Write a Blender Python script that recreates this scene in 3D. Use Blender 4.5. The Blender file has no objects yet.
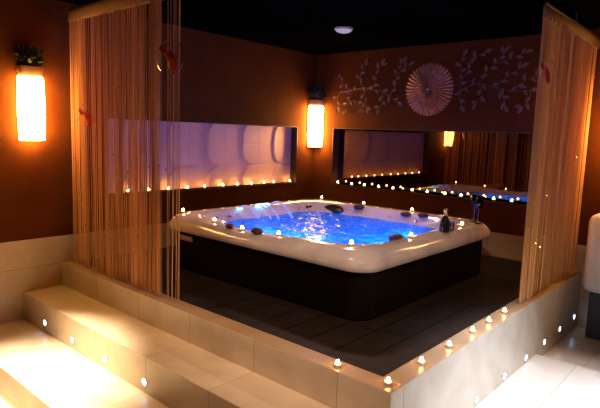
import bpy, bmesh, math, random
from mathutils import Vector, Matrix, noise
PI = math.pi
rnd = random.Random(7)
scene = bpy.context.scene
col = scene.collection

# ------------------------------------------------------------------ camera
YAW, PITCH, ROLL, FPX = 0.7174, -0.1297, 0.0338, 532.29
fw = Vector((-math.sin(YAW)*math.cos(PITCH), math.cos(YAW)*math.cos(PITCH), math.sin(PITCH)))
rr = Vector((math.cos(YAW), math.sin(YAW), 0)); uu = rr.cross(fw)
r2 = math.cos(ROLL)*rr + math.sin(ROLL)*uu; u2 = -math.sin(ROLL)*rr + math.cos(ROLL)*uu
cam = bpy.data.cameras.new('camera'); cam.lens = FPX*36/600; cam.sensor_width = 36; cam.clip_start = .02
co = bpy.data.objects.new('camera', cam); col.objects.link(co); scene.camera = co
M3 = Matrix((r2, u2, -fw)).transposed()
co.matrix_world = Matrix.Translation((4.4938, -5.3818, 1.1651)) @ M3.to_4x4()

# ------------------------------------------------------------------ world, lights, exposure
scene.view_settings.view_transform = 'Standard'; scene.view_settings.look = 'None'
scene.view_settings.gamma = 1; scene.view_settings.exposure = 0.0
try: scene.view_settings.use_curve_mapping = False
except Exception: pass
w = bpy.data.worlds.new('world'); scene.world = w; w.use_nodes = True
w.node_tree.nodes['Background'].inputs[0].default_value = (.10, .05, .045, 1)
w.node_tree.nodes['Background'].inputs[1].default_value = .05
scene.cycles.max_bounces = 8
scene.cycles.sample_clamp_indirect = 4
scene.cycles.caustics_refractive = False; scene.cycles.caustics_reflective = False

def lamp(name, kind, loc, energy, color, size=.05, target=None, spot=None, blend=.6):
    l = bpy.data.lights.new(name, kind); l.energy = energy; l.color = color
    if kind == 'AREA': l.shape = 'DISK'; l.size = size
    else: l.shadow_soft_size = size
    if kind == 'SPOT': l.spot_size = spot; l.spot_blend = blend
    o = bpy.data.objects.new(name, l); col.objects.link(o); o.location = loc
    if target is not None:
        o.rotation_euler = (Vector(target)-Vector(loc)).to_track_quat('-Z', 'Y').to_euler()
    return o
# downlights in the ceiling outside the picture that flood the steps
CEIL = 2.18
lamp('step_downlight_lamp', 'SPOT', (1.25, -4.3, CEIL-.04), 1700, (1, .80, .55), .05, (1.2, -4.22, -.42), .70, 1.0)
lamp('landing_downlight_lamp', 'SPOT', (4.35, -2.45, CEIL-.04), 1350, (.52, .68, 1), .05, (4.15, -2.3, -.45), 1.15, 1.0)
lamp('upper_step_downlight_lamp', 'SPOT', (2.6, -4.0, CEIL-.04), 85, (1, .64, .38), .05, (2.3, -3.6, -.2), 1.3, 1.0)
lamp('dome_lamp', 'SPOT', (1.33, -1.21, CEIL-.10), 85, (1, .64, .58), .07, (1.75, -1.9, 0), 1.75, .9)

lamp('corner_downlight_lamp', 'SPOT', (3.95, -4.3, CEIL-.04), 220, (1, .74, .58), .05, (2.7, -2.7, .3), 1.0, .9)

# ------------------------------------------------------------------ materials
def mat(name, base=(.5, .5, .5), rough=.5, metal=0, noise_amt=0, noise_scale=5, bump=0, bump_scale=40,
        coord='Object', emit=None, estr=0, stretch=(1, 1, 1), base2=None, spec=None, coat=0, trans=0):
    m = bpy.data.materials.new(name); m.use_nodes = True
    nt = m.node_tree; b = nt.nodes['Principled BSDF']
    b.inputs['Base Color'].default_value = (*base, 1); b.inputs['Roughness'].default_value = rough
    b.inputs['Metallic'].default_value = metal
    if spec is not None: b.inputs['Specular IOR Level'].default_value = spec
    if coat: b.inputs['Coat Weight'].default_value = coat
    if trans: b.inputs['Transmission Weight'].default_value = trans
    tc = nt.nodes.new('ShaderNodeTexCoord'); mp = nt.nodes.new('ShaderNodeMapping')
    mp.inputs['Scale'].default_value = stretch
    nt.links.new(tc.outputs[coord], mp.inputs[0])
    n = nt.nodes.new('ShaderNodeTexNoise'); n.inputs['Scale'].default_value = noise_scale
    n.inputs['Detail'].default_value = 6
    nt.links.new(mp.outputs[0], n.inputs['Vector'])
    cr = nt.nodes.new('ShaderNodeValToRGB')
    c2 = base2 if base2 else tuple(c*(1-noise_amt) for c in base)
    cr.color_ramp.elements[0].position = .35; cr.color_ramp.elements[1].position = .68
    cr.color_ramp.elements[0].color = (*c2, 1); cr.color_ramp.elements[1].color = (*base, 1)
    nt.links.new(n.outputs['Fac'], cr.inputs[0]); nt.links.new(cr.outputs[0], b.inputs['Base Color'])
    if bump:
        n2 = nt.nodes.new('ShaderNodeTexNoise'); n2.inputs['Scale'].default_value = bump_scale
        nt.links.new(mp.outputs[0], n2.inputs['Vector'])
        bp = nt.nodes.new('ShaderNodeBump'); bp.inputs['Strength'].default_value = bump; bp.inputs['Distance'].default_value = .01
        nt.links.new(n2.outputs['Fac'], bp.inputs['Height']); nt.links.new(bp.outputs[0], b.inputs['Normal'])
    if emit:
        b.inputs['Emission Color'].default_value = (*emit, 1); b.inputs['Emission Strength'].default_value = estr
    return m

def tile_mat(name, c1, c2, mortar, bw, bh, scale_rot=(0, 0, 0), rough=.3, msize=.004, offset=0.0, noise_scale=2.2, spec=.5):
    m = bpy.data.materials.new(name); m.use_nodes = True
    nt = m.node_tree; b = nt.nodes['Principled BSDF']; b.inputs['Roughness'].default_value = rough
    b.inputs['Specular IOR Level'].default_value = spec
    tc = nt.nodes.new('ShaderNodeTexCoord'); mp = nt.nodes.new('ShaderNodeMapping')
    mp.inputs['Rotation'].default_value = scale_rot
    nt.links.new(tc.outputs['Object'], mp.inputs[0])
    br = nt.nodes.new('ShaderNodeTexBrick'); br.offset = offset
    br.inputs['Scale'].default_value = 1; br.inputs['Mortar Size'].default_value = msize
    br.inputs['Brick Width'].default_value = bw; br.inputs['Row Height'].default_value = bh
    br.inputs['Color1'].default_value = (1, 1, 1, 1); br.inputs['Color2'].default_value = (.86, .86, .86, 1)
    br.inputs['Mortar'].default_value = (*mortar, 1); br.inputs['Mortar Smooth'].default_value = .1
    nt.links.new(mp.outputs[0], br.inputs['Vector'])
    n = nt.nodes.new('ShaderNodeTexNoise'); n.inputs['Scale'].default_value = noise_scale; n.inputs['Detail'].default_value = 9
    n.inputs['Distortion'].default_value = 1.2
    nt.links.new(tc.outputs['Object'], n.inputs['Vector'])
    cr = nt.nodes.new('ShaderNodeValToRGB'); cr.color_ramp.elements[0].position = .35; cr.color_ramp.elements[1].position = .65
    cr.color_ramp.elements[0].color = (*c1, 1); cr.color_ramp.elements[1].color = (*c2, 1)
    nt.links.new(n.outputs['Fac'], cr.inputs[0])
    mx = nt.nodes.new('ShaderNodeMix'); mx.data_type = 'RGBA'; mx.blend_type = 'MULTIPLY'; mx.inputs[0].default_value = 1
    nt.links.new(cr.outputs[0], mx.inputs[6]); nt.links.new(br.outputs['Color'], mx.inputs[7])
    nt.links.new(mx.outputs[2], b.inputs['Base Color'])
    bp = nt.nodes.new('ShaderNodeBump'); bp.inputs['Strength'].default_value = .25; bp.inputs['Distance'].default_value = .001; bp.invert = True
    nt.links.new(br.outputs['Fac'], bp.inputs['Height']); nt.links.new(bp.outputs[0], b.inputs['Normal'])
    return m

def emis(name, color, strength):
    m = bpy.data.materials.new(name); m.use_nodes = True; nt = m.node_tree; nt.nodes.clear()
    e = nt.nodes.new('ShaderNodeEmission'); e.inputs[0].default_value = (*color, 1); e.inputs[1].default_value = strength
    o = nt.nodes.new('ShaderNodeOutputMaterial'); nt.links.new(e.outputs[0], o.inputs[0]); return m

M = {}
M['wall'] = mat('brown_plaster', (.125, .033, .005), .8, spec=.06, noise_amt=.25, noise_scale=3, bump=.25, bump_scale=90)
M['ceiling'] = mat('black_ceiling', (.0015, .0013, .0012), .9, spec=0, noise_amt=.2, noise_scale=2)
S1, S2 = (.60, .46, .31), (.72, .58, .42)
M['tile_side_x'] = tile_mat('beige_marble_tile_facing_front', S1, S2, (.54, .43, .31), .6, .6, (PI/2, 0, 0), rough=.35, msize=.0022)
M['tile_side_y'] = tile_mat('beige_marble_tile_facing_side', S1, S2, (.54, .43, .31), .6, .6, (PI/2, 0, PI/2), rough=.35, msize=.0022)
M['tile_top'] = tile_mat('beige_marble_tile_top', S1, S2, (.54, .43, .31), .6, .6, (0, 0, 0), rough=.28, msize=.0022)
M['deck'] = tile_mat('dark_wood_look_tile', (.015, .009, .006), (.023, .014, .009), (.005, .004, .003), .9, .2, (0, 0, PI/2), rough=.55, spec=.15, msize=.004, offset=.5, noise_scale=8)
M['panel'] = mat('ivory_relief_panel', (.90, .58, .46), .6, noise_amt=.06, noise_scale=8)
M['jamb'] = mat('dark_walnut_jamb', (.055, .018, .010), .5, noise_amt=.4, noise_scale=6, stretch=(1, 1, .15))
M['mirror'] = mat('bronze_tinted_mirror', (.19, .125, .08), .015, 1)
M['shell'] = mat('pearl_acrylic_shell', (.74, .62, .55), .18, noise_amt=0, base2=(.52, .42, .40), noise_scale=3.5, coat=.6)
M['skirt'] = mat('espresso_skirt', (.004, .0022, .0018), .5, spec=.10, noise_amt=.4, noise_scale=10, stretch=(1, 1, .2))
M['shade'] = emis('frosted_shade_glow', (1, .52, .13), 72)
M['wood'] = mat('light_wood', (.45, .24, .08), .5, noise_amt=.35, noise_scale=12, stretch=(1, 1, .2))
M['leaf_dark'] = mat('dark_green_foliage', (.030, .045, .015), .6, noise_amt=.5, noise_scale=20)
M['string'] = mat('golden_string', (.86, .45, .17), .6, spec=.15, base2=(.50, .22, .07), noise_scale=9, stretch=(1, 1, .02), bump=0)
M['header'] = mat('woven_curtain_header', (.30, .15, .065), .7, noise_amt=.3, noise_scale=60)
M['bead'] = mat('glass_bead', (1, .9, .8), .08, .9)
M['red'] = mat('red_feather', (.80, .06, .03), .6, noise_amt=.4, noise_scale=60)
M['wire'] = mat('silver_wire', (.8, .72, .65), .25, 1)
M['wax'] = emis('glowing_wax', (1, .50, .18), 6)
M['flame'] = emis('flame_glow', (1, .45, .13), 95)
M['cup'] = mat('clear_tealight_cup', (.8, .75, .7), .2, .5)
M['led'] = emis('cool_white_led', (.55, .72, 1), 14)
M['steel'] = mat('brushed_steel_ring', (.65, .65, .66), .3, 1)
M['bluelamp'] = emis('blue_underwater_lamp', (.004, .165, 1), 400)
M['spout'] = emis('ice_white_spout_light', (.30, .62, 1), 3.5)
M['black'] = mat('glossy_black_plastic', (.012, .011, .014), .25, noise_amt=.2, noise_scale=8)
M['stone'] = mat('dark_red_brown_ornament', (.06, .015, .012), .6, noise_amt=.5, noise_scale=40, bump=.6, bump_scale=60)
M['glassblack'] = mat('black_bottle_glass', (.010, .012, .010), .08, coat=.5)
M['gold'] = mat('gold_foil', (.75, .45, .12), .35, 1, bump=.5, bump_scale=150)
M['plate'] = mat('tan_label_plate', (.42, .28, .2), .4, .3)
M['copper'] = mat('aged_copper', (.62, .25, .08), .5, .1, noise_amt=.5, noise_scale=30)
M['branchmetal'] = mat('dull_rose_metal', (.20, .095, .05), .7, 0, noise_amt=.3, noise_scale=20)
M['dome'] = emis('dim_dome_glow', (.50, .42, .62), .75)
M['white'] = mat('white_enamel', (.8, .8, .8), .35)
M['lounger'] = mat('white_upholstery', (.78, .76, .80), .55, noise_amt=.08, noise_scale=4)
M['greybase'] = mat('slate_grey_base', (.07, .08, .11), .6, noise_amt=.2)

def clearglass(name, tint, fac=.12):
    m = bpy.data.materials.new(name); m.use_nodes = True; nt = m.node_tree; nt.nodes.clear()
    t = nt.nodes.new('ShaderNodeBsdfTransparent'); t.inputs[0].default_value = (*tint, 1)
    g = nt.nodes.new('ShaderNodeBsdfGlossy'); g.inputs['Roughness'].default_value = .05
    fr = nt.nodes.new('ShaderNodeFresnel'); mx = nt.nodes.new('ShaderNodeMixShader')
    nt.links.new(fr.outputs[0], mx.inputs[0]); nt.links.new(t.outputs[0], mx.inputs[1]); nt.links.new(g.outputs[0], mx.inputs[2])
    o = nt.nodes.new('ShaderNodeOutputMaterial'); nt.links.new(mx.outputs[0], o.inputs[0]); return m
M['smokeglass'] = clearglass('smoked_glass', (.16, .14, .16))
M['clear'] = clearglass('clear_glass', (.75, .8, .9))

def water_mat():
    m = bpy.data.materials.new('blue_lit_water'); m.use_nodes = True; nt = m.node_tree; nt.nodes.clear()
    N = nt.nodes.new; L = nt.links.new
    tc = N('ShaderNodeTexCoord')
    n1 = N('ShaderNodeTexNoise'); n1.inputs['Scale'].default_value = 7; n1.inputs['Detail'].default_value = 4; n1.inputs['Distortion'].default_value = 1.0
    L(tc.outputs['Object'], n1.inputs['Vector'])
    bp = N('ShaderNodeBump'); bp.inputs['Strength'].default_value = .6; bp.inputs['Distance'].default_value = .03
    L(n1.outputs['Fac'], bp.inputs['Height'])
    t = N('ShaderNodeBsdfTransparent'); t.inputs[0].default_value = (.12, .50, 1, 1)
    g = N('ShaderNodeBsdfGlossy'); g.inputs['Roughness'].default_value = .04; g.inputs[0].default_value = (.6, .6, .6, 1); L(bp.outputs[0], g.inputs['Normal'])
    fr = N('ShaderNodeFresnel'); fr.inputs[0].default_value = 1.33; L(bp.outputs[0], fr.inputs['Normal'])
    mx = N('ShaderNodeMixShader'); L(fr.outputs[0], mx.inputs[0]); L(t.outputs[0], mx.inputs[1]); L(g.outputs[0], mx.inputs[2])
    # bubbles: fine froth that catches the light from below
    n2 = N('ShaderNodeTexNoise'); n2.inputs['Scale'].default_value = 14; n2.inputs['Detail'].default_value = 5; n2.inputs['Distortion'].default_value = 2
    L(tc.outputs['Object'], n2.inputs['Vector'])
    cr = N('ShaderNodeValToRGB'); cr.color_ramp.elements[0].position = .50; cr.color_ramp.elements[1].position = .72
    cr.color_ramp.elements[0].color = (.30, .30, .30, 1); cr.color_ramp.elements[1].color = (.80, .80, .80, 1)
    L(n2.outputs['Fac'], cr.inputs[0])
    tr = N('ShaderNodeBsdfTranslucent'); 
    c3 = N('ShaderNodeValToRGB'); c3.color_ramp.elements[0].position = .52; c3.color_ramp.elements[1].position = .70
    c3.color_ramp.elements[0].color = (.20, .50, 1, 1); c3.color_ramp.elements[1].color = (.75, .85, 1, 1)
    L(n2.outputs['Fac'], c3.inputs[0]); L(c3.outputs[0], tr.inputs[0])
    mx2 = N('ShaderNodeMixShader'); L(cr.outputs[0], mx2.inputs[0]); L(mx.outputs[0], mx2.inputs[1]); L(tr.outputs[0], mx2.inputs[2])
    o = N('ShaderNodeOutputMaterial'); L(mx2.outputs[0], o.inputs[0]); return m
M['water'] = water_mat()
def stream_mat():
    m = bpy.data.materials.new('falling_water'); m.use_nodes = True; nt = m.node_tree; nt.nodes.clear()
    N = nt.nodes.new; L = nt.links.new
    t = N('ShaderNodeBsdfTransparent'); d = N('ShaderNodeBsdfTranslucent'); d.inputs[0].default_value = (.8, .88, 1, 1)
    d2 = N('ShaderNodeBsdfDiffuse'); d2.inputs[0].default_value = (.8, .88, 1, 1)
    a = N('ShaderNodeMixShader'); a.inputs[0].default_value = .5; L(d.outputs[0], a.inputs[1]); L(d2.outputs[0], a.inputs[2])
    mx = N('ShaderNodeMixShader'); mx.inputs[0].default_value = .8; L(t.outputs[0], mx.inputs[1]); L(a.outputs[0], mx.inputs[2])
    o = N('ShaderNodeOutputMaterial'); L(mx.outputs[0], o.inputs[0]); return m
M['stream'] = stream_mat()

# ------------------------------------------------------------------ helpers
def box(bm, lo, hi, bevel=0, seg=2, mtx=None):
    vs = [bm.verts.new((x, y, z)) for x in (lo[0], hi[0]) for y in (lo[1], hi[1]) for z in (lo[2], hi[2])]
    f = [(0, 1, 3, 2), (4, 6, 7, 5), (0, 4, 5, 1), (2, 3, 7, 6), (0, 2, 6, 4), (1, 5, 7, 3)]
    fs = [bm.faces.new([vs[i] for i in q]) for q in f]
    if mtx is not None: bmesh.ops.transform(bm, matrix=mtx, verts=vs)
    if bevel:
        es = list({e for q in fs for e in q.edges})
        bmesh.ops.bevel(bm, geom=es, offset=bevel, segments=seg, affect='EDGES', profile=.5)
def loft(bm, rings, cap0=False, cap1=False):
    R = [[bm.verts.new(p) for p in r] for r in rings]
    n = len(R[0])
    for a, b in zip(R, R[1:]):
        for i in range(n):
            bm.faces.new((a[i], a[(i+1) % n], b[(i+1) % n], b[i]))
    if cap0: bm.faces.new(list(reversed(R[0])))
    if cap1: bm.faces.new(R[-1])
def lathe(bm, prof, c=(0, 0, 0), seg=20, mtx=None, cap0=True, cap1=True):
    rings = []
    for r, z in prof:
        ring = [Vector((c[0]+r*math.cos(2*PI*i/seg), c[1]+r*math.sin(2*PI*i/seg), c[2]+z)) for i in range(seg)]
        if mtx is not None: ring = [mtx @ p for p in ring]
        rings.append(ring)
    loft(bm, rings, cap0, cap1)
def tube(bm, pts, rad, seg=6, cap=True):
    pts = [Vector(p) for p in pts]; rings = []
    for i, p in enumerate(pts):
        t = (pts[min(i+1, len(pts)-1)]-pts[max(i-1, 0)]).normalized()
        a = t.cross(Vector((0, 0, 1)));
        if a.length < .05: a = t.cross(Vector((1, 0, 0)))
        a.normalize(); b = t.cross(a)
        r = rad[i] if isinstance(rad, (list, tuple)) else rad
        rings.append([p + r*(math.cos(2*PI*k/seg)*a + math.sin(2*PI*k/seg)*b) for k in range(seg)])
    loft(bm, rings, cap, cap)
def obj(name, bm, m, parent=None, smooth=True, loc=None):
    bmesh.ops.recalc_face_normals(bm, faces=bm.faces)
    me = bpy.data.meshes.new(name); bm.to_mesh(me); bm.free()
    me.materials.append(m)
    if smooth:
        me.polygons.foreach_set('use_smooth', [True]*len(me.polygons))
        try: me.set_sharp_from_angle(angle=math.radians(40))
        except Exception: pass
    o = bpy.data.objects.new(name, me); col.objects.link(o)
    if parent is not None: o.parent = parent
    if loc is not None: o.location = loc
    return o
def B(): return bmesh.new()
def tag(o, label, cat, group=None, kind=None):
    o['label'] = label; o['category'] = cat
    if group: o['group'] = group
    if kind: o['kind'] = kind
    return o
def thing(name, label, cat, loc=(0, 0, 0), rz=0, group=None):
    o = bpy.data.objects.new(name, None); col.objects.link(o); o.empty_display_size = .05
    o.location = loc; o.rotation_euler = (0, 0, rz); return tag(o, label, cat, group)
def dup(root, loc, rz=0, label=None, group=None):
    r = root.copy(); col.objects.link(r); r.location = loc; r.rotation_euler = (0, 0, rz)
    if label: r['label'] = label
    if group: r['group'] = group
    for ch in list(root.children):
        c = ch.copy(); col.objects.link(c); c.parent = r
        for g in list(ch.children):
            d = g.copy(); col.objects.link(d); d.parent = c
    return r
def struct(name, boxes, m, bevel=0, label=None):
    bm = B()
    for lo, hi in boxes: box(bm, lo, hi, bevel)
    o = obj(name, bm, m, smooth=False); o['kind'] = 'structure'
    if label: o['label'] = label
    return o
ORD = ['first', 'second', 'third', 'fourth', 'fifth', 'sixth', 'seventh', 'eighth', 'ninth', 'tenth', 'eleventh', 'twelfth', 'thirteenth', 'fourteenth']

# ------------------------------------------------------------------ setting
KB, KA = 3.308, 3.341            # outer faces of the kerb
NZ0, NZ1 = .557, 1.262           # niche sill / head
LN0, LN1 = -2.915, -.32          # left niche along y
RN0, RN1 = .31, 3.0              # right niche along x
LD, RD = .11, .13                # niche depths
DADO = .235
BK = -6.6                        # wall behind the camera
XR = 6.2
# left wall (plane x = 0) built round its niche
T = .22
struct('wall_left', [((-T, BK, DADO), (0, LN0, CEIL)), ((-T, LN1, DADO), (0, 0, CEIL)),
                     ((-T, LN0, DADO), (0, LN1, NZ0)), ((-T, LN0, NZ1), (0, LN1, CEIL)),
                     ((-T, LN0, NZ0), (-LD-.02, LN1, NZ1))], M['wall'])
struct('wall_right', [((-T, 0, DADO), (RN0, T, CEIL)), ((RN1, 0, DADO), (XR, T, CEIL)),
                      ((RN0, 0, DADO), (RN1, T, NZ0)), ((RN0, 0, NZ1), (RN1, T, CEIL)),
                      ((RN0, RD+.02, NZ0), (RN1, T, NZ1))], M['wall'])
struct('wall_side', [((XR, BK, -.75), (XR+.2, T, CEIL))], M['wall'])
struct('wall_back', [((-T, BK-.2, -.75), (XR+.2, BK, CEIL))], M['wall'])
struct('ceiling', [((-T, BK-.2, CEIL), (XR+.2, T, CEIL+.1))], M['ceiling'])
struct('baseboard_left', [((-T, BK, -.75), (.006, 0, DADO))], M['tile_side_y'])
struct('baseboard_right', [((0, -.006, -.75), (XR, T, DADO))], M['tile_side_x'])
struct('floor', [((0.006, -KA+.12, -.2), (KB-.12, -.006, -.012))], M['deck'])
struct('trim_1', [((0.006, -KA, -.75), (KB, -KA+.12, 0)), ], M['tile_side_x'], .004)
struct('trim_2', [((KB-.12, -KA+.12, -.75), (KB, -.006, 0))], M['tile_side_y'], .004)
struct('trim_3', [((0.006, -3.666, -.75), (KB-.002, -KA, -.198))], M['tile_side_x'], .004)
struct('trim_4', [((0.006, -4.14, -.75), (KB-.002, -3.666, -.425))], M['tile_side_x'], .004)
struct('trim_5', [((KB, -4.5, -.75), (XR, -1.2, -.45))], M['tile_top'], .004)
struct('trim_6', [((KB, -1.2, -.75), (XR, -.006, -.53))], M['tile_top'])
struct('trim_7', [((0.006, BK, -.75), (XR, -4.5, -.64)), ((0.006, -4.5, -.75), (KB, -4.14, -.64))], M['tile_top'])
# jambs, heads and sills of the two niches
struct('trim_8', [((-LD, LN1-.012, NZ0), (.004, LN1, NZ1)), ((-LD, LN0, NZ0), (.004, LN0+.012, NZ1)),
                  ((-LD, LN0, NZ1-.008), (.004, LN1, NZ1)), ((-LD, LN0, NZ0-.01), (.006, LN1, NZ0))], M['jamb'])
struct('trim_9', [((RN0, -.004, NZ0), (RN0+.012, RD, NZ1)), ((RN1-.012, -.004, NZ0), (RN1, RD, NZ1)),
                  ((RN0, -.004, NZ1-.008), (RN1, RD, NZ1)), ((RN0, -.006, NZ0-.01), (RN1, RD, NZ0))], M['jamb'])

# ------------------------------------------------------------------ relief panel in the left niche
def relief():
    bm = B(); y0, y1, z0, z1 = LN0+.014, LN1-.014, NZ0+.002, NZ1-.010
    ny, nz = 430, 118
    cell = .51
    def h(y, z):
        hh = 0
        # rows of overlapping rounded tiles, every one with a bold rounded upper left corner
        for row in range(2):
            zb = .295 + row*.505
            k0 = math.floor((y+2.70)/cell)
            for k in (k0-1, k0, k0+1):
                ya = -2.70 + k*cell
                wv = cell+.12; hv = .495
                cy, cz = ya+wv/2, zb+hv/2
                r = .16
                dx, dz = abs(y-cy)-(wv/2-r), abs(z-cz)-(hv/2-r)
                d = math.hypot(max(dx, 0), max(dz, 0)) + min(max(dx, dz), 0) - r
                if d < 0:
                    e = min(1, -d/.010)
                    slope = max(0, 1-(y-ya)/(cell-.01))            # high at the left edge, dies away to the right
                    hh = max(hh, .020*e*slope)
        if abs(z-1.037) < .004 or abs((y+2.70-.25) % .51-.0) < .004: hh -= .003
        return hh
    V = []
    for i in range(ny+1):
        y = y0+(y1-y0)*i/ny
        V.append([bm.verts.new((-LD+.008+h(y, z0+(z1-z0)*j/nz), y, z0+(z1-z0)*j/nz)) for j in range(nz+1)])
    for i in range(ny):
        for j in range(nz):
            bm.faces.new((V[i][j], V[i+1][j], V[i+1][j+1], V[i][j+1]))
    box(bm, (-LD-.012, y0, z0), (-LD+.006, y1, z1))
    return bm
tag(obj('relief_panel', relief(), M['panel']), 'long ivory wall panel with raised rounded tile relief in the left wall niche', 'wall panel')

# ------------------------------------------------------------------ mirror in the right niche
bm = B(); box(bm, (RN0+.014, RD-.012, NZ0+.002), (RN1-.014, RD, NZ1-.010), .002)
tag(obj('wall_mirror', bm, M['mirror'], smooth=False), 'wide dark bronze mirror set in the niche of the right wall above the candle ledge', 'mirror')

# ------------------------------------------------------------------ hot tub
TX, TY, W, D = .583, -.675, 2.148, 2.055
CX, CY = TX+W/2, TY-D/2
ZL, ZT = .322, .455
tub = thing('hot_tub', 'large square hot tub with pearly rounded rim, espresso skirt and glowing blue water', 'hot tub', (CX, CY, -.012))
WATER = .355
def dip(x, y):
    # the rim is scooped a little between its raised corners (tub coordinates)
    d = 0
    if y < -D/2+.30: t = (x-(1.55-CX))/.60; d = max(d, .040*math.exp(-t*t*1.6))
    if x > W/2-.30: t = (y-(-1.95-CY))/.40; d = max(d, .007*math.exp(-t*t*2))
    return d
def rimz(x, y): return ZT-dip(x-CX, y-CY)
def rsq(inx, r, z, n=10, extra=None):
    hx, hy = W/2-inx, D/2-inx; P = []
    r = min(r, hx, hy)
    for q, (sx, sy, a0) in enumerate(((1, 1, 0), (-1, 1, PI/2), (-1, -1, PI), (1, -1, 3*PI/2))):
        for k in range(n+1):
            a = a0+PI/2*k/n
            P.append(Vector((sx*(hx-r)+r*math.cos(a), sy*(hy-r)+r*math.sin(a), z+.012)))
    # subdivide the long sides
    out = []
    m = len(P)
    for i in range(m):
        a, b = P[i], P[(i+1) % m]
        out.append(a)
        if i % (n+1) == n:
            for s in range(1, 24): out.append(a.lerp(b, s/24))
    return [q - Vector((0, 0, dip(q.x, q.y)*max(0, min(1, (q.z-.012-ZL)/.10)) if q.z > WATER+.02 else 0)) for q in out]
bm = B()
prof = [(.075, .16, ZL+.03), (.055, .15, ZL+.004), (.012, .16, ZL), (.0, .165, ZL+.02), (.0, .17, ZL+.06), (.012, .22, ZL+.098), (.035, .22, ZL+.122),
        (.065, .22, ZT), (.13, .24, ZT), (.165, .26, ZT-.004), (.19, .28, ZT-.018), (.205, .30, ZT-.05), (.24, .36, WATER+.02),
        (.27, .40, WATER-.03), (.31, .42, .20), (.40, .45, .12), (.62, .30, .10), (.66, .28, .05), (.72, .25, -.005)]
loft(bm, [rsq(a, r, z) for a, r, z in prof], cap1=True)
obj('shell', bm, M['shell'], tub)
# moulded armrests / seat humps rising inside each corner
for sx, sy in ((-1, -1), (1, 1), (-1, 1), (1, -1)):
    bm = B()
    cx, cy = sx*(W/2-.36), sy*(D/2-.36)
    lathe(bm, [(.16, 0), (.17, .06), (.15, .11), (.09, .135), (.02, .14)], (cx, cy, .12), 18)
    obj('corner_seat', bm, M['shell'], tub)
# skirt
IN = .055; RC = .14; z0, z1 = .012, ZL+.015
hx, hy = W/2-IN, D/2-IN
for lo, hi in (((-hx+RC, -hy, z0), (hx-RC, -hy+.02, z1)), ((-hx+RC, hy-.02, z0), (hx-RC, hy, z1)),
               ((-hx, -hy+RC, z0), (-hx+.02, hy-RC, z1)), ((hx-.02, -hy+RC, z0), (hx, hy-RC, z1))):
    bm = B(); box(bm, lo, hi, .002); obj('skirt_panel', bm, M['skirt'], tub, smooth=False)
for sx, sy, a0 in ((1, 1, 0), (-1, 1, PI/2), (-1, -1, PI), (1, -1, 3*PI/2)):
    bm = B(); n = 10; rings = []
    for k in range(n+1):
        a = a0+PI/2*(k+.15)/(n+.3)
        c, s = math.cos(a), math.sin(a); ox, oy = sx*(hx-RC), sy*(hy-RC)
        R0, R1 = RC-.018, RC+.002
        rings.append([Vector((ox+R0*c, oy+R0*s, z0)), Vector((ox+R1*c, oy+R1*s, z0)), Vector((ox+R1*c, oy+R1*s, z1)), Vector((ox+R0*c, oy+R0*s, z1))])
    loft(bm, rings, True, True); obj('corner_panel', bm, M['skirt'], tub)
bm = B(); box(bm, (-hx+.15, -hy-.010, .255), (-hx+.32, -hy+.001, .30), .003)
obj('label_plate', bm, M['plate'], tub)
# filter lid and headrests on the far inner wall
def oval(name, c, rx, rz, th, nrm_rz, m, dome=.4):
    bm = B(); rings = []
    for s, d in ((1, 0), (1.0, th*.5), (.9, th), (.6, th*1.15), (.2, th*1.2)):
        rings.append([Vector((s*rx*math.cos(2*PI*k/24), -d, s*rz*math.sin(2*PI*k/24))) for k in range(24)])
    loft(bm, rings, True, True)
    o = obj(name, bm, m, tub); o.location = c; o.rotation_euler = (math.radians(-14), 0, nrm_rz); return o
def inner(x, y, z): return (x-CX, y-CY, z+.012)
oval('headrest', inner(1.075, -.905, .385), .125, .052, .03, 0, M['black'])['label'] = 'black oval headrest'
oval('speaker_cover', inner(.842, -1.05, .375), .048, .045, .015, math.radians(75), M['black'])
for X in (1.45, 1.75, 2.05):
    oval('jet', inner(X, -.905, .385), .022, .022, .008, 0, M['steel'])
for Y in (-1.2, -2.15, -2.3):
    oval('jet', inner(.818, Y, .385), .022, .022, .008, PI/2, M['steel'])
# lit waterfall spouts on the left rim
for (yy, ww, hh) in ((-2.0, .05, .018), (-1.70, .17, .034)):
    bm = B(); box(bm, (.770-CX, yy-ww/2-CY, .455), (.812-CX, yy+ww/2-CY, .455+hh), .006)
    obj('waterfall_spout', bm, M['spout'], tub)
# underwater lamps
for (x, y, z, dr) in ((1.42, -2.37, .235, (0, 1, -.25)), (1.68, -2.37, .235, (0, 1, -.25)), (1.94, -2.37, .235, (0, 1, -.25)), (2.375, -1.90, .235, (-1, 0, -.25)), (2.375, -1.45, .235, (-1, 0, -.25))):
    bm = B(); lathe(bm, [(.050, 0), (.048, .006), (.030, .010)], seg=20)
    o = obj('underwater_lamp', bm, M['bluelamp'], tub); o.location = (x-CX, y-CY, z)
    o.rotation_euler = Vector(dr).to_track_quat('Z', 'Y').to_euler()

# water surface with real ripples
bm = B()
outl = rsq(.243, .36, 0)
N = 44
ctr = Vector((0, 0, 0)); prev = None; rings = []
for k in range(N+1):
    s = .02+.98*k/N
    ring = []
    for p in outl:
        q = Vector((p.x*s, p.y*s, 0))
        q.z = .010*noise.noise(Vector((q.x*7, q.y*7, .3))) + .006*noise.noise(Vector((q.x*19, q.y*19, 2.3)))
        ring.append(q)
    rings.append(ring)
loft(bm, rings, cap0=True)
wa = obj('tub_water', bm, M['water']); wa.location = (CX, CY, WATER)
tag(wa, 'rippling bright blue lit water filling the hot tub', 'water', kind='stuff')
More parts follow.
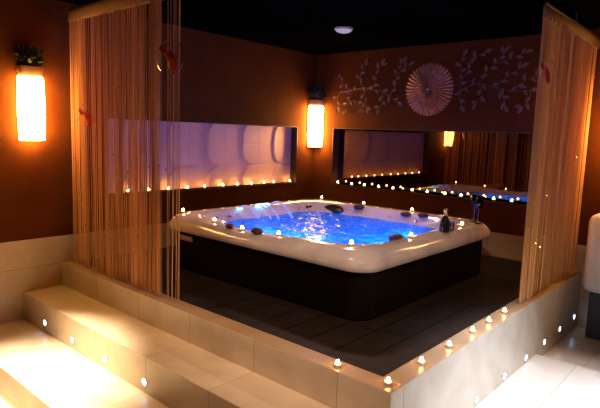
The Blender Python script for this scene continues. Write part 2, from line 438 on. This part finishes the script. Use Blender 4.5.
# falling arcs
ARC = [((.805, -2.02, .462), (.945, -1.90), .032), ((.812, -1.765, .462), (1.03, -1.82), .014), ((.812, -1.69, .462), (1.08, -1.765), .014), ((.812, -1.61, .462), (1.12, -1.62), .050)]
for i, (p0, p1, up) in enumerate(ARC):
    bm = B(); pts = []
    for k in range(17):
        t = k/16
        zz = 4*up*t*(1-t)*1.25 + (WATER+.012-p0[2])*t**1.6
        pts.append(((p1[0]-p0[0])*t, (p1[1]-p0[1])*t, zz))
    tube(bm, pts, [.007+.005*k/16 for k in range(17)], 6)
    x0, yy, zs = p0
    o = obj('water_arc', bm, M['stream']); o.location = (x0, yy, zs)
    tag(o, ORD[i]+' arc of water from the left falling from the lit spouts into the hot tub', 'water jet', 'water arcs falling into the tub')

# ------------------------------------------------------------------ tealights
def make_tealight():
    t = thing('tealight', 'x', 'candle')
    bm = B(); lathe(bm, [(.017, 0), (.019, .004), (.0195, .014), (.018, .0145), (.017, .010)], seg=16, cap1=False); obj('cup', bm, M['cup'], t)
    bm = B(); lathe(bm, [(.0165, .008), (.0168, .0165), (.010, .0185), (.003, .019)], seg=16); obj('wax', bm, M['wax'], t)
    bm = B(); lathe(bm, [(.003, .019), (.0085, .0225), (.0095, .027), (.007, .033), (.002, .0365)], seg=10); obj('flame', bm, M['flame'], t)
    return t
tea0 = make_tealight(); first = [True]
def tealight(loc, label, group):
    if first[0]:
        first[0] = False; tea0.location = loc; tea0['label'] = label; tea0['group'] = group; return tea0
    return dup(tea0, loc, 0, label, group)
LT = [-2.677, -2.449, -2.221, -1.987, -1.763, -1.506, -1.291, -1.072, -.864, -.70, -.404]
for i, y in enumerate(LT):
    tealight((-.035, y, NZ0), f'{ORD[i]} tealight from the left on the ledge under the ivory relief panel', 'tealights under the relief panel')
RT = [.399, .616, .804, 1.015, 1.213, 1.468, 1.658, 1.872, 2.058, 2.235, 2.412, 2.596, 2.794]
for i, x in enumerate(RT):
    tealight((x, .03, NZ0), f'{ORD[i]} tealight from the corner on the ledge in front of the mirror', 'tealights in front of the mirror')
KT = [((2.96, -3.29), 'tealight on the left arm of the stone kerb, near its corner'), ((3.25, -3.275), 'tealight nearest the camera on the corner of the stone kerb'),
      ((3.25, -2.95), 'first tealight past the corner on the right arm of the stone kerb'), ((3.25, -2.63), 'second tealight past the corner on the right arm of the stone kerb'),
      ((3.25, -2.31), 'third tealight past the corner on the right arm of the stone kerb'), ((3.25, -2.06), 'fourth tealight past the corner on the right arm of the stone kerb'),
      ((3.25, -1.79), 'tealight on the right kerb closest to the string curtain')]
for (x, y), l in KT: tealight((x, y, 0), l, 'tealights on the kerb')
RIM = [((.70, -2.585), 'tealight at the left corner of the tub rim beside the string curtain'), ((1.17, -2.62), 'tealight on the near rim left of the small dark ornament'),
       ((1.50, -2.62), 'tealight low on the near left rim between two dark ornaments'), ((1.89, -2.62), 'tealight on the near rim right of the oval dark ornament'),
       ((.782, -.762), 'tealight on the far left corner of the tub rim under the wall lamp'), ((1.36, -.775), 'tealight on the far rim beside the dark ornament right of the headrest'),
       ((1.93, -.775), 'tealight on the far rim between the last two dark ornaments'), ((2.60, -1.97), 'tealight on the right rim of the tub beside the dark ornament at the water'),
       ((2.50, -2.57), 'tealight on the near corner of the tub rim in front of the water'), ((2.645, -1.22), 'tealight on the right rim behind the black bottle')]
for (x, y), l in RIM: tealight((x, y, rimz(x, y)+.001), l, 'tealights on the tub rim')

# ------------------------------------------------------------------ dark ornaments on the rim
def cone(loc, s, label, flat=1.0, rz=0):
    bm = B(); n = 20; rings = []
    for j in range(9):
        a = PI*(j+.3)/8.6
        ring = []
        for i in range(n):
            b = 2*PI*i/n
            k = 1+.10*math.sin(5*b+j*PI*.6)
            ring.append(Vector((s*k*math.sin(a)*math.cos(b)*1.35, s*k*math.sin(a)*math.sin(b), s*flat*(.9-math.cos(a)*.9))))
        rings.append(ring)
    loft(bm, rings, True, True)
    o = obj('dark_ornament', bm, M['stone']); o.location = loc; o.rotation_euler.z = rz
    tag(o, label, 'ornament', 'dark ornaments on the tub rim')
cone((1.40, -2.655, rimz(1.40, -2.655)), .028, 'small dark round ornament on the near rim left of the low tealight', .8, .5)
cone((1.70, -2.655, rimz(1.70, -2.655)), .038, 'larger dark oval ornament on the near rim right of the low tealight', .75)
cone((1.37, -.868, .412), .045, 'dark brown ornament on the far rim beside the headrest', .8, .4)
cone((1.916, -.868, .412), .042, 'dark brown ornament on the far rim, left one of the close pair', .6)
cone((2.10, -.862, .425), .040, 'dark brown ornament on the far rim, right one of the close pair', .6, .3)
cone((2.515, -2.03, .408), .046, 'dark brown ornament on the right rim at the water edge', .75, 1.3)

# ------------------------------------------------------------------ bottle, glasses
t = thing('champagne_bottle', 'black sparkling wine bottle with gold neck foil standing on the right rim of the tub', 'bottle', (2.665, -1.57, ZT+.002))
bm = B(); lathe(bm, [(.036, 0), (.042, .006), (.041, .06), (.034, .085), (.020, .115), (.014, .135)], seg=20); obj('body', bm, M['glassblack'], t)
bm = B(); lathe(bm, [(.0165, .120), (.0150, .145), (.0165, .160), (.0175, .172), (.012, .180)], seg=16); obj('neck_foil', bm, M['gold'], t)
def wineglass(x, y, label, sc=1):
    g = thing('wine_glass', label, 'glass', (x, y, ZT+.002), 0, 'tall dark wine glasses')
    bm = B(); lathe(bm, [(.033*sc, 0), (.032*sc, .003), (.006, .008), (.0035, .03), (.0035, .12), (.006, .125)], seg=16); obj('stem', bm, M['glassblack'], g)
    bm = B(); lathe(bm, [(.006, .122), (.028*sc, .138), (.037*sc, .160), (.039*sc, .185), (.036*sc, .215), (.033*sc, .235), (.031*sc, .235), (.034*sc, .213), (.036*sc, .18), (.02, .14)], seg=20, cap1=True); obj('bowl', bm, M['smokeglass'], g)
wineglass(2.60, -.88, 'left one of two tall dark stemmed glasses at the right corner of the tub')
wineglass(2.672, -.955, 'right one of two tall dark stemmed glasses at the right corner of the tub')
def tumbler(x, y, label):
    g = B(); lathe(g, [(.020, 0), (.022, .005), (.027, .055), (.025, .055), (.020, .010)], seg=18); o = obj('drinking_glass', g, M['clear']); o.location = (x, y, ZT+.001)
    tag(o, label, 'glass', 'small clear glasses beside the bottle')
tumbler(2.672, -1.475, 'small clear glass next to the black bottle on the tub rim')
tumbler(2.625, -1.37, 'small clear glass between the bottle and the tealight on the right rim')

# ------------------------------------------------------------------ sconces
def foliage(bm, n, rx, ry, h, seed):
    r = random.Random(seed)
    for k in range(n):
        a, b = r.uniform(0, 2*PI), r.uniform(-.2, 1)
        p = Vector((rx*math.cos(a)*math.sqrt(max(0, 1-b*b*.6))*r.uniform(.5, 1), ry*math.sin(a)*r.uniform(.5, 1), h*(.35+.5*b*r.uniform(.6, 1.1))))
        d = Vector((r.uniform(-1, 1), r.uniform(-1, 1), r.uniform(-.2, 1))).normalized()
        s = d.cross(Vector((r.uniform(-1, 1), r.uniform(-1, 1), r.uniform(-1, 1)))).normalized()
        L, Wd = .042*r.uniform(.7, 1.2), .011
        v = [bm.verts.new(q) for q in (p, p+d*L*.5+s*Wd, p+d*L, p+d*L*.5-s*Wd)]
        mid = bm.verts.new(p+d*L*.5+d.cross(s)*.004)
        for i in range(4): bm.faces.new((v[i], v[(i+1) % 4], mid))
def sconce(loc, rz, label, plabel, wd=.175, h=.495, dp=.09, cornerback=False, seed=1):
    s = thing('wall_sconce', label, 'wall lamp', loc, rz, 'glowing box wall lamps')
    # local: wall behind at +y... lamp projects towards -y, base at z 0
    bm = B(); rings = []
    for z, k in ((0, .97), (h*.35, 1.04), (h*.6, 1.05), (h, .99)):
        a, b = wd/2*k, dp*k
        rings.append([Vector((-a, -.004, z)), Vector((-a, -b+.01, z)), Vector((-a+.01, -b, z)), Vector((a-.01, -b, z)), Vector((a, -b+.01, z)), Vector((a, -.004, z))])
    loft(bm, rings, True, True); obj('lamp_shade', bm, M['shade'], s)
    bm = B(); box(bm, (-wd/2-.003, -.006, -.012), (wd/2+.003, 0.0, h+.005), .002)
    if cornerback: pass
    obj('back_plate', bm, M['wood'], s, smooth=False)
    bm = B()
    for xx in (-wd*.16, wd*.18): box(bm, (xx-.003, -dp*1.06-.003, .012), (xx+.003, -dp*1.06+.001, h-.005))
    obj('shade_rib', bm, M['wood'], s, smooth=False)
    bm = B(); rings = []
    for z, k in ((h+.002, .88), (h+.055, 1.0), (h+.075, 1.02), (h+.08, 1.0), (h+.045, .85)):
        a, b = wd/2*k, dp*k
        rings.append([Vector((-a, -.001, z)), Vector((-a, -b, z)), Vector((a, -b, z)), Vector((a, -.001, z))])
    loft(bm, rings, True, True); obj('planter', bm, M['wood'], s, smooth=False)
    p = thing('small_plant', plabel, 'plant', Vector(loc)+Matrix.Rotation(rz, 3, 'Z') @ Vector((0, -dp*.62, h+.05)), rz, 'plants on the wall lamps')
    bm = B(); foliage(bm, 380, wd*.56, dp*.75, .20, seed); obj('foliage', bm, M['leaf_dark'], p, smooth=False)
    bm = B()
    for k in range(6):
        a = k*1.05; tube(bm, [(0, 0, 0), (.012*math.cos(a), .012*math.sin(a), .05), (.045*math.cos(a), .025*math.sin(a), .12)], .0025, 5)
    obj('stem', bm, M['leaf_dark'], p)
    return s
# left wall: faces +x  (local -y -> +x : rotate +90deg)
sconce((0.001, -3.572, 1.05), PI/2, 'glowing rectangular wall lamp on the brown wall left of the string curtain', 'dark green plant on top of the left wall lamp', seed=3)
sconce((.085, -.085, 1.02), PI/4, 'glowing rectangular wall lamp in the corner between panel and mirror', 'dark green plant on top of the corner wall lamp', wd=.185, h=.51, dp=.075, seed=5)
sconce((3.60, -.001, 1.05), 0, 'glowing rectangular wall lamp on the right wall beyond the right string curtain', 'dark green plant on top of the right wall lamp', seed=8)

# ------------------------------------------------------------------ string curtains
HZ0, HZ1 = 2.005, 2.085
def curtain(name, label, length, holes, thick, n, loc, rz, seed, header_label=None):
    r = random.Random(seed)
    c = thing(name, label, 'curtain', loc, rz, 'string curtains hanging over the kerb')
    bm = B(); box(bm, (0, -.012, HZ0), (length, .012, HZ1), .004); obj('header_band', bm, M['header'], c)
    bm = B(); tube(bm, [(-.0, 0, HZ1+.012), (length, 0, HZ1+.012)], .012, 10); obj('curtain_rod', bm, M['jamb'], c)
    for xx in (.06, length/2, length-.06):
        bm = B(); tube(bm, [(xx, 0, HZ1+.012), (xx, 0, CEIL)], .006, 8); obj('rod_bracket', bm, M['jamb'], c)
    bm = B(); xs = []
    for k in range(n):
        x = r.uniform(.004, length-.004)
        if x > length-.012 and r.random() < .6: continue
        skip = any(a < x < b and r.random() < pr for a, b, pr in holes)
        if skip or noise.noise(Vector((x*22, seed, 0)))+.5*noise.noise(Vector((x*60, seed, 5)))+.28 < r.random()*.25-.05: continue
        xs.append(x)
        y = r.gauss(0, .010); wd = thick*r.uniform(.7, 1.35)
        dx, dy = r.gauss(0, .010), r.gauss(0, .006)
        zb = .004+r.uniform(0, .01)
        pts = []
        for t in (0, .3, .65, 1):
            z = HZ0+.01+(zb-HZ0-.01)*t
            pts.append(Vector((min(max(x+dx*t+.003*math.sin(9*t+x*40), .002), length-.002), y+dy*t, z)))
        tube(bm, pts, wd, 4, cap=False)
    s = obj('strings', bm, M['string'], c, smooth=False); s['kind'] = 'stuff'
    for k in range(26):
        x = r.choice(xs); bm = B(); bmesh.ops.create_icosphere(bm, subdivisions=1, radius=.007)
        b = obj('bead', bm, M['bead'], c); b.location = (x, -.014, r.choice((r.uniform(.3, 1.1), r.uniform(.4, 1.8))))
    return c
YC = -KA+.06
curtain('string_curtain', 'tall golden string curtain hanging over the left kerb in front of the ivory panel',
        1.49, [(1.28, 1.478, .80)], .0021, 340, (.115, YC, 0), 0, 11)
XC = KB-.06
curtain('string_curtain', 'tall golden string curtain on the right kerb, lit by the wall lamp behind',
        1.50, [(.60, .76, .8)], .0026, 480, (XC, -1.51, 0), PI/2, 12)

# butterfly clips
def butterfly(loc, rz, sc, tilt, label):
    t = thing('butterfly_clip', label, 'ornament', loc, rz, 'red butterfly clips on the curtains'); t.scale = (sc,)*3
    t.rotation_euler = (0, tilt, rz)
    def wing(pts, nm):
        bm = B(); c = sum((Vector(p) for p in pts), Vector())/len(pts)
        f = [bm.verts.new((p[0], -.004+.004*math.sin(i), p[2])) for i, p in enumerate(pts)]
        g = [bm.verts.new((p[0], .004+.004*math.sin(i), p[2])) for i, p in enumerate(pts)]
        cf = bm.verts.new((c.x, -.012, c.z)); cg = bm.verts.new((c.x, .010, c.z)); n = len(pts)
        for i in range(n):
            bm.faces.new((f[i], f[(i+1) % n], cf)); bm.faces.new((g[(i+1) % n], g[i], cg)); bm.faces.new((f[i], g[i], g[(i+1) % n], f[(i+1) % n]))
        obj(nm, bm, M['red'], t)
    wing([(.004, 0, .004), (.03, 0, .012), (.062, 0, -.02), (.075, 0, -.07), (.068, 0, -.115), (.045, 0, -.12), (.025, 0, -.085), (.010, 0, -.04)], 'wing')
    wing([(-.004, 0, .006), (-.02, 0, .035), (-.045, 0, .045), (-.05, 0, .02), (-.03, 0, -.008), (-.008, 0, -.012)], 'wing')
    bm = B(); tube(bm, [(.012*math.cos(a), -.008, .012*math.sin(a)) for a in (0, .01)] + [(0, -.008, .03), (.004, -.009, 0), (.018, -.008, -.05)], [.003, .004, .004, .006, .003], 7); obj('body', bm, M['red'], t)
    bm = B(); tube(bm, [(.035+.095*math.cos(a), -.012, -.03+.095*math.sin(a)) for a in [x*2*PI/22-.9 for x in range(18)]], .0016, 6); obj('wire_ring', bm, M['wire'], t)
butterfly((1.53, YC-.05, 1.655), .25, 1.15, 0, 'red butterfly clip with wire ring on the right edge of the left curtain')
butterfly((.42, YC-.045, 1.27), .72, .9, 0, 'brownish red butterfly clip low on the left curtain where the relief panel begins')
butterfly((XC+.045, -1.55, 1.66), 1.2, .8, 0, 'dark red butterfly clip on the left edge of the right curtain')

# ------------------------------------------------------------------ wall art
sb = thing('sunburst_disc', 'round pleated copper sunburst disc hanging on the right wall between leafy branches', 'wall decoration', (1.628, -.002, 1.700))
def pleats(bm, n, r0, r1, y, amp, seg=6, tip=.0):
    for k in range(n):
        a = 2*PI*k/n; h = PI/n*1.0
        P = []
        for s in range(seg+1):
            t = s/seg; rad = r0+(r1-r0)*t
            w_ = rad*math.sin(h)*(1 if t < .9 else .55)
            d = Vector((math.cos(a), 0, math.sin(a))); q = Vector((-math.sin(a), 0, math.cos(a)))
            yy = y-.012*math.sin(PI*t)
            P.append([bm.verts.new(d*rad-q*w_+Vector((0, yy+amp, 0))), bm.verts.new(d*rad+Vector((0, yy-amp, 0))), bm.verts.new(d*rad+q*w_+Vector((0, yy+amp, 0)))])
        for A_, B_ in zip(P, P[1:]):
            bm.faces.new((A_[0], A_[1], B_[1], B_[0])); bm.faces.new((A_[1], A_[2], B_[2], B_[1]))
bm = B(); lathe(bm, [(.235, 0), (.235, .006)], seg=48, mtx=Matrix.Rotation(PI/2, 4, 'X')); obj('back_plate', bm, M['jamb'], sb)
bm = B(); pleats(bm, 40, .10, .285, -.022, .007); obj('outer_pleats', bm, M['copper'], sb, smooth=False)
bm = B(); pleats(bm, 30, .02, .15, -.036, .007); obj('inner_pleats', bm, M['copper'], sb, smooth=False)
bm = B(); lathe(bm, [(.022, .030), (.020, .044), (.012, .050), (.003, .052)], seg=24, mtx=Matrix.Rotation(PI/2, 4, 'X')); obj('centre_boss', bm, M['copper'], sb)

def branch_art(label, origin, paths, seed):
    r = random.Random(seed)
    t = thing('metal_branch', label, 'wall decoration', (origin[0], -.002, origin[1]), 0, 'leafy metal branches beside the disc')
    bmb, bml = B(), B()
    def leaf(p, ang, s):
        d = Vector((math.cos(ang), 0, math.sin(ang))); q = Vector((-math.sin(ang), 0, math.cos(ang)))
        rows = []
        for k in range(6):
            tt = k/5; wv = s*.27*math.sin(PI*min(.97, max(.05, tt)))**.8
            c = p+d*s*tt+Vector((0, -.004-.010*math.sin(PI*tt), 0))
            rows.append([bml.verts.new(c-q*wv), bml.verts.new(c+Vector((0, .005, 0))), bml.verts.new(c+q*wv)])
        for A_, B_ in zip(rows, rows[1:]):
            bml.faces.new((A_[0], A_[1], B_[1], B_[0])); bml.faces.new((A_[1], A_[2], B_[2], B_[1]))
    for pi_, path in enumerate(paths):
        P = [Vector((x-origin[0], -.010-r.uniform(0, .008), z-origin[1])) for x, z in path]
        fine = []
        for i in range(len(P)-1):
            p0, p1, p2, p3 = P[max(i-1, 0)], P[i], P[i+1], P[min(i+2, len(P)-1)]
            for k in range(5):
                u = k/5
                fine.append(.5*((2*p1)+(p2-p0)*u+(2*p0-5*p1+4*p2-p3)*u*u+(3*p1-p0-3*p2+p3)*u**3))
        fine.append(P[-1])
        tube(bmb, fine, [(.0055 if pi_ == 0 else .0036)*(1-.5*i/len(fine)) for i in range(len(fine))], 5)
        acc = 0; side = 1
        for i in range(1, len(fine)):
            sg = fine[i]-fine[i-1]; acc += sg.length
            ang = math.atan2(sg.z, sg.x)
            if acc > (.085 if pi_ == 0 else .052):
                acc = 0; side = -side; leaf(fine[i], ang+side*r.uniform(.6, 1.1), r.uniform(.055, .08))
        leaf(fine[-1], ang+r.uniform(-.2, .2), .078)
    obj('branch', bmb, M['branchmetal'], t); obj('leaves', bml, M['branchmetal'], t, smooth=False)
LP = [[(.41,1.70),(.58,1.72),(.77,1.745),(.88,1.72),(1.01,1.70),(1.12,1.64),(1.24,1.57)],
      [(.77,1.74),(.70,1.83),(.72,1.92),(.77,2.01)], [(.88,1.72),(.93,1.81),(.93,1.92),(1.0,2.0)],
      [(1.12,1.64),(1.19,1.75),(1.21,1.87),(1.22,1.95),(1.28,2.01)], [(.58,1.72),(.46,1.78),(.42,1.86)],
      [(1.01,1.70),(1.04,1.60),(1.0,1.50)], [(.77,1.74),(.78,1.62),(.82,1.51)], [(.58,1.72),(.56,1.60),(.50,1.50)],
      [(1.21,1.87),(1.28,1.93),(1.36,1.97)], [(.56,1.60),(.68,1.58),(.74,1.50)], [(.41,1.70),(.37,1.62),(.38,1.53)]]
RP = [[(1.95,1.65),(2.03,1.70),(2.18,1.74),(2.36,1.70),(2.52,1.66),(2.70,1.66)],
      [(1.97,1.66),(2.00,1.80),(1.97,1.95),(2.0,2.03)], [(2.0,1.80),(2.07,1.90),(2.10,1.99),(2.22,2.05)],
      [(2.18,1.74),(2.23,1.84),(2.34,1.93),(2.42,2.04)], [(2.34,1.93),(2.48,1.97),(2.62,2.02)], [(2.18,1.74),(2.22,1.64),(2.18,1.54)],
      [(2.36,1.70),(2.44,1.60),(2.47,1.52)], [(2.52,1.66),(2.64,1.75),(2.76,1.80)], [(2.36,1.70),(2.46,1.80),(2.60,1.88)],
      [(2.02,1.70),(1.98,1.60),(2.02,1.52)], [(2.70,1.66),(2.70,1.58),(2.64,1.50)]]
branch_art('leafy metal branch on the wall left of the copper disc, above the corner lamp', (.88, 1.72), LP, 21)
branch_art('leafy metal branch on the wall right of the copper disc, near the right curtain', (2.30, 1.72), RP, 33)

# ------------------------------------------------------------------ ceiling light
t = thing('ceiling_light', 'small round white dome light on the black ceiling above the hot tub', 'ceiling lamp', (1.33, -1.21, CEIL))
bm = B(); lathe(bm, [(.085, 0), (.088, -.012), (.080, -.020)], seg=28); obj('base_ring', bm, M['white'], t)
bm = B(); lathe(bm, [(.078, -.016), (.076, -.024), (.058, -.038), (.030, -.046), (.004, -.048)], seg=28); obj('diffuser', bm, M['dome'], t)

# ------------------------------------------------------------------ step lights
def steplight(loc, rz, label, group):
    t = thing('step_light', label, 'recessed light', loc, rz, group)
    R = Matrix.Rotation(PI/2, 4, 'X')
    bm = B(); lathe(bm, [(.021, 0), (.029, 0), (.029, .003), (.022, .004)], seg=18, mtx=R, cap0=False, cap1=False); obj('trim_ring', bm, M['steel'], t)
    bm = B(); lathe(bm, [(.022, .0005), (.021, .003), (.010, .005)], seg=18, mtx=R); obj('lens', bm, M['led'], t)
    return t
s0 = steplight((.412, -3.667, -.350), 0, 'recessed white step light nearest the left wall in the step riser', 'lights in the step riser')
for i, x in enumerate((.864, 1.329, 1.79)):
    dup(s0, (x, -3.667, -.36), 0, [ 'second recessed white step light from the left wall in the step riser', 'third recessed white step light from the left wall in the step riser', 'fourth recessed white step light from the left wall in the step riser'][i], 'lights in the step riser')
for i, y in enumerate((-2.32, -1.865, -1.437, -1.009, -.596, -.15)):
    dup(s0, (KB+.001, y, -.408), PI/2, f'{ORD[i]} recessed white light from the camera at the foot of the right kerb face', 'lights along the right kerb face')

# ------------------------------------------------------------------ white cabinet at the right edge
t = thing('towel_cabinet', 'white rounded cabinet on a dark recessed plinth at the right edge of the picture', 'cabinet', (3.80, -.26, -.53))
bm = B(); box(bm, (-.415, -.10, .42), (.42, .235, 1.105), .07, 6); obj('body', bm, M['lounger'], t)
bm = B(); box(bm, (-.36, -.02, 0), (.38, .235, .425), .01); obj('plinth', bm, M['greybase'], t)
bm = B(); box(bm, (-.33, -.112, .50), (.34, -.098, 1.03), .006); d = obj('door', bm, M['lounger'], t)
bm = B(); tube(bm, [(-.26, -.135, .70), (-.26, -.135, .86)], .006, 8); obj('handle', bm, M['steel'], d)
bm = B(); tube(bm, [(-.26, -.111, .72), (-.26, -.136, .72)], .004, 8); tube(bm, [(-.26, -.111, .84), (-.26, -.136, .84)], .004, 8); obj('handle_post', bm, M['steel'], d)
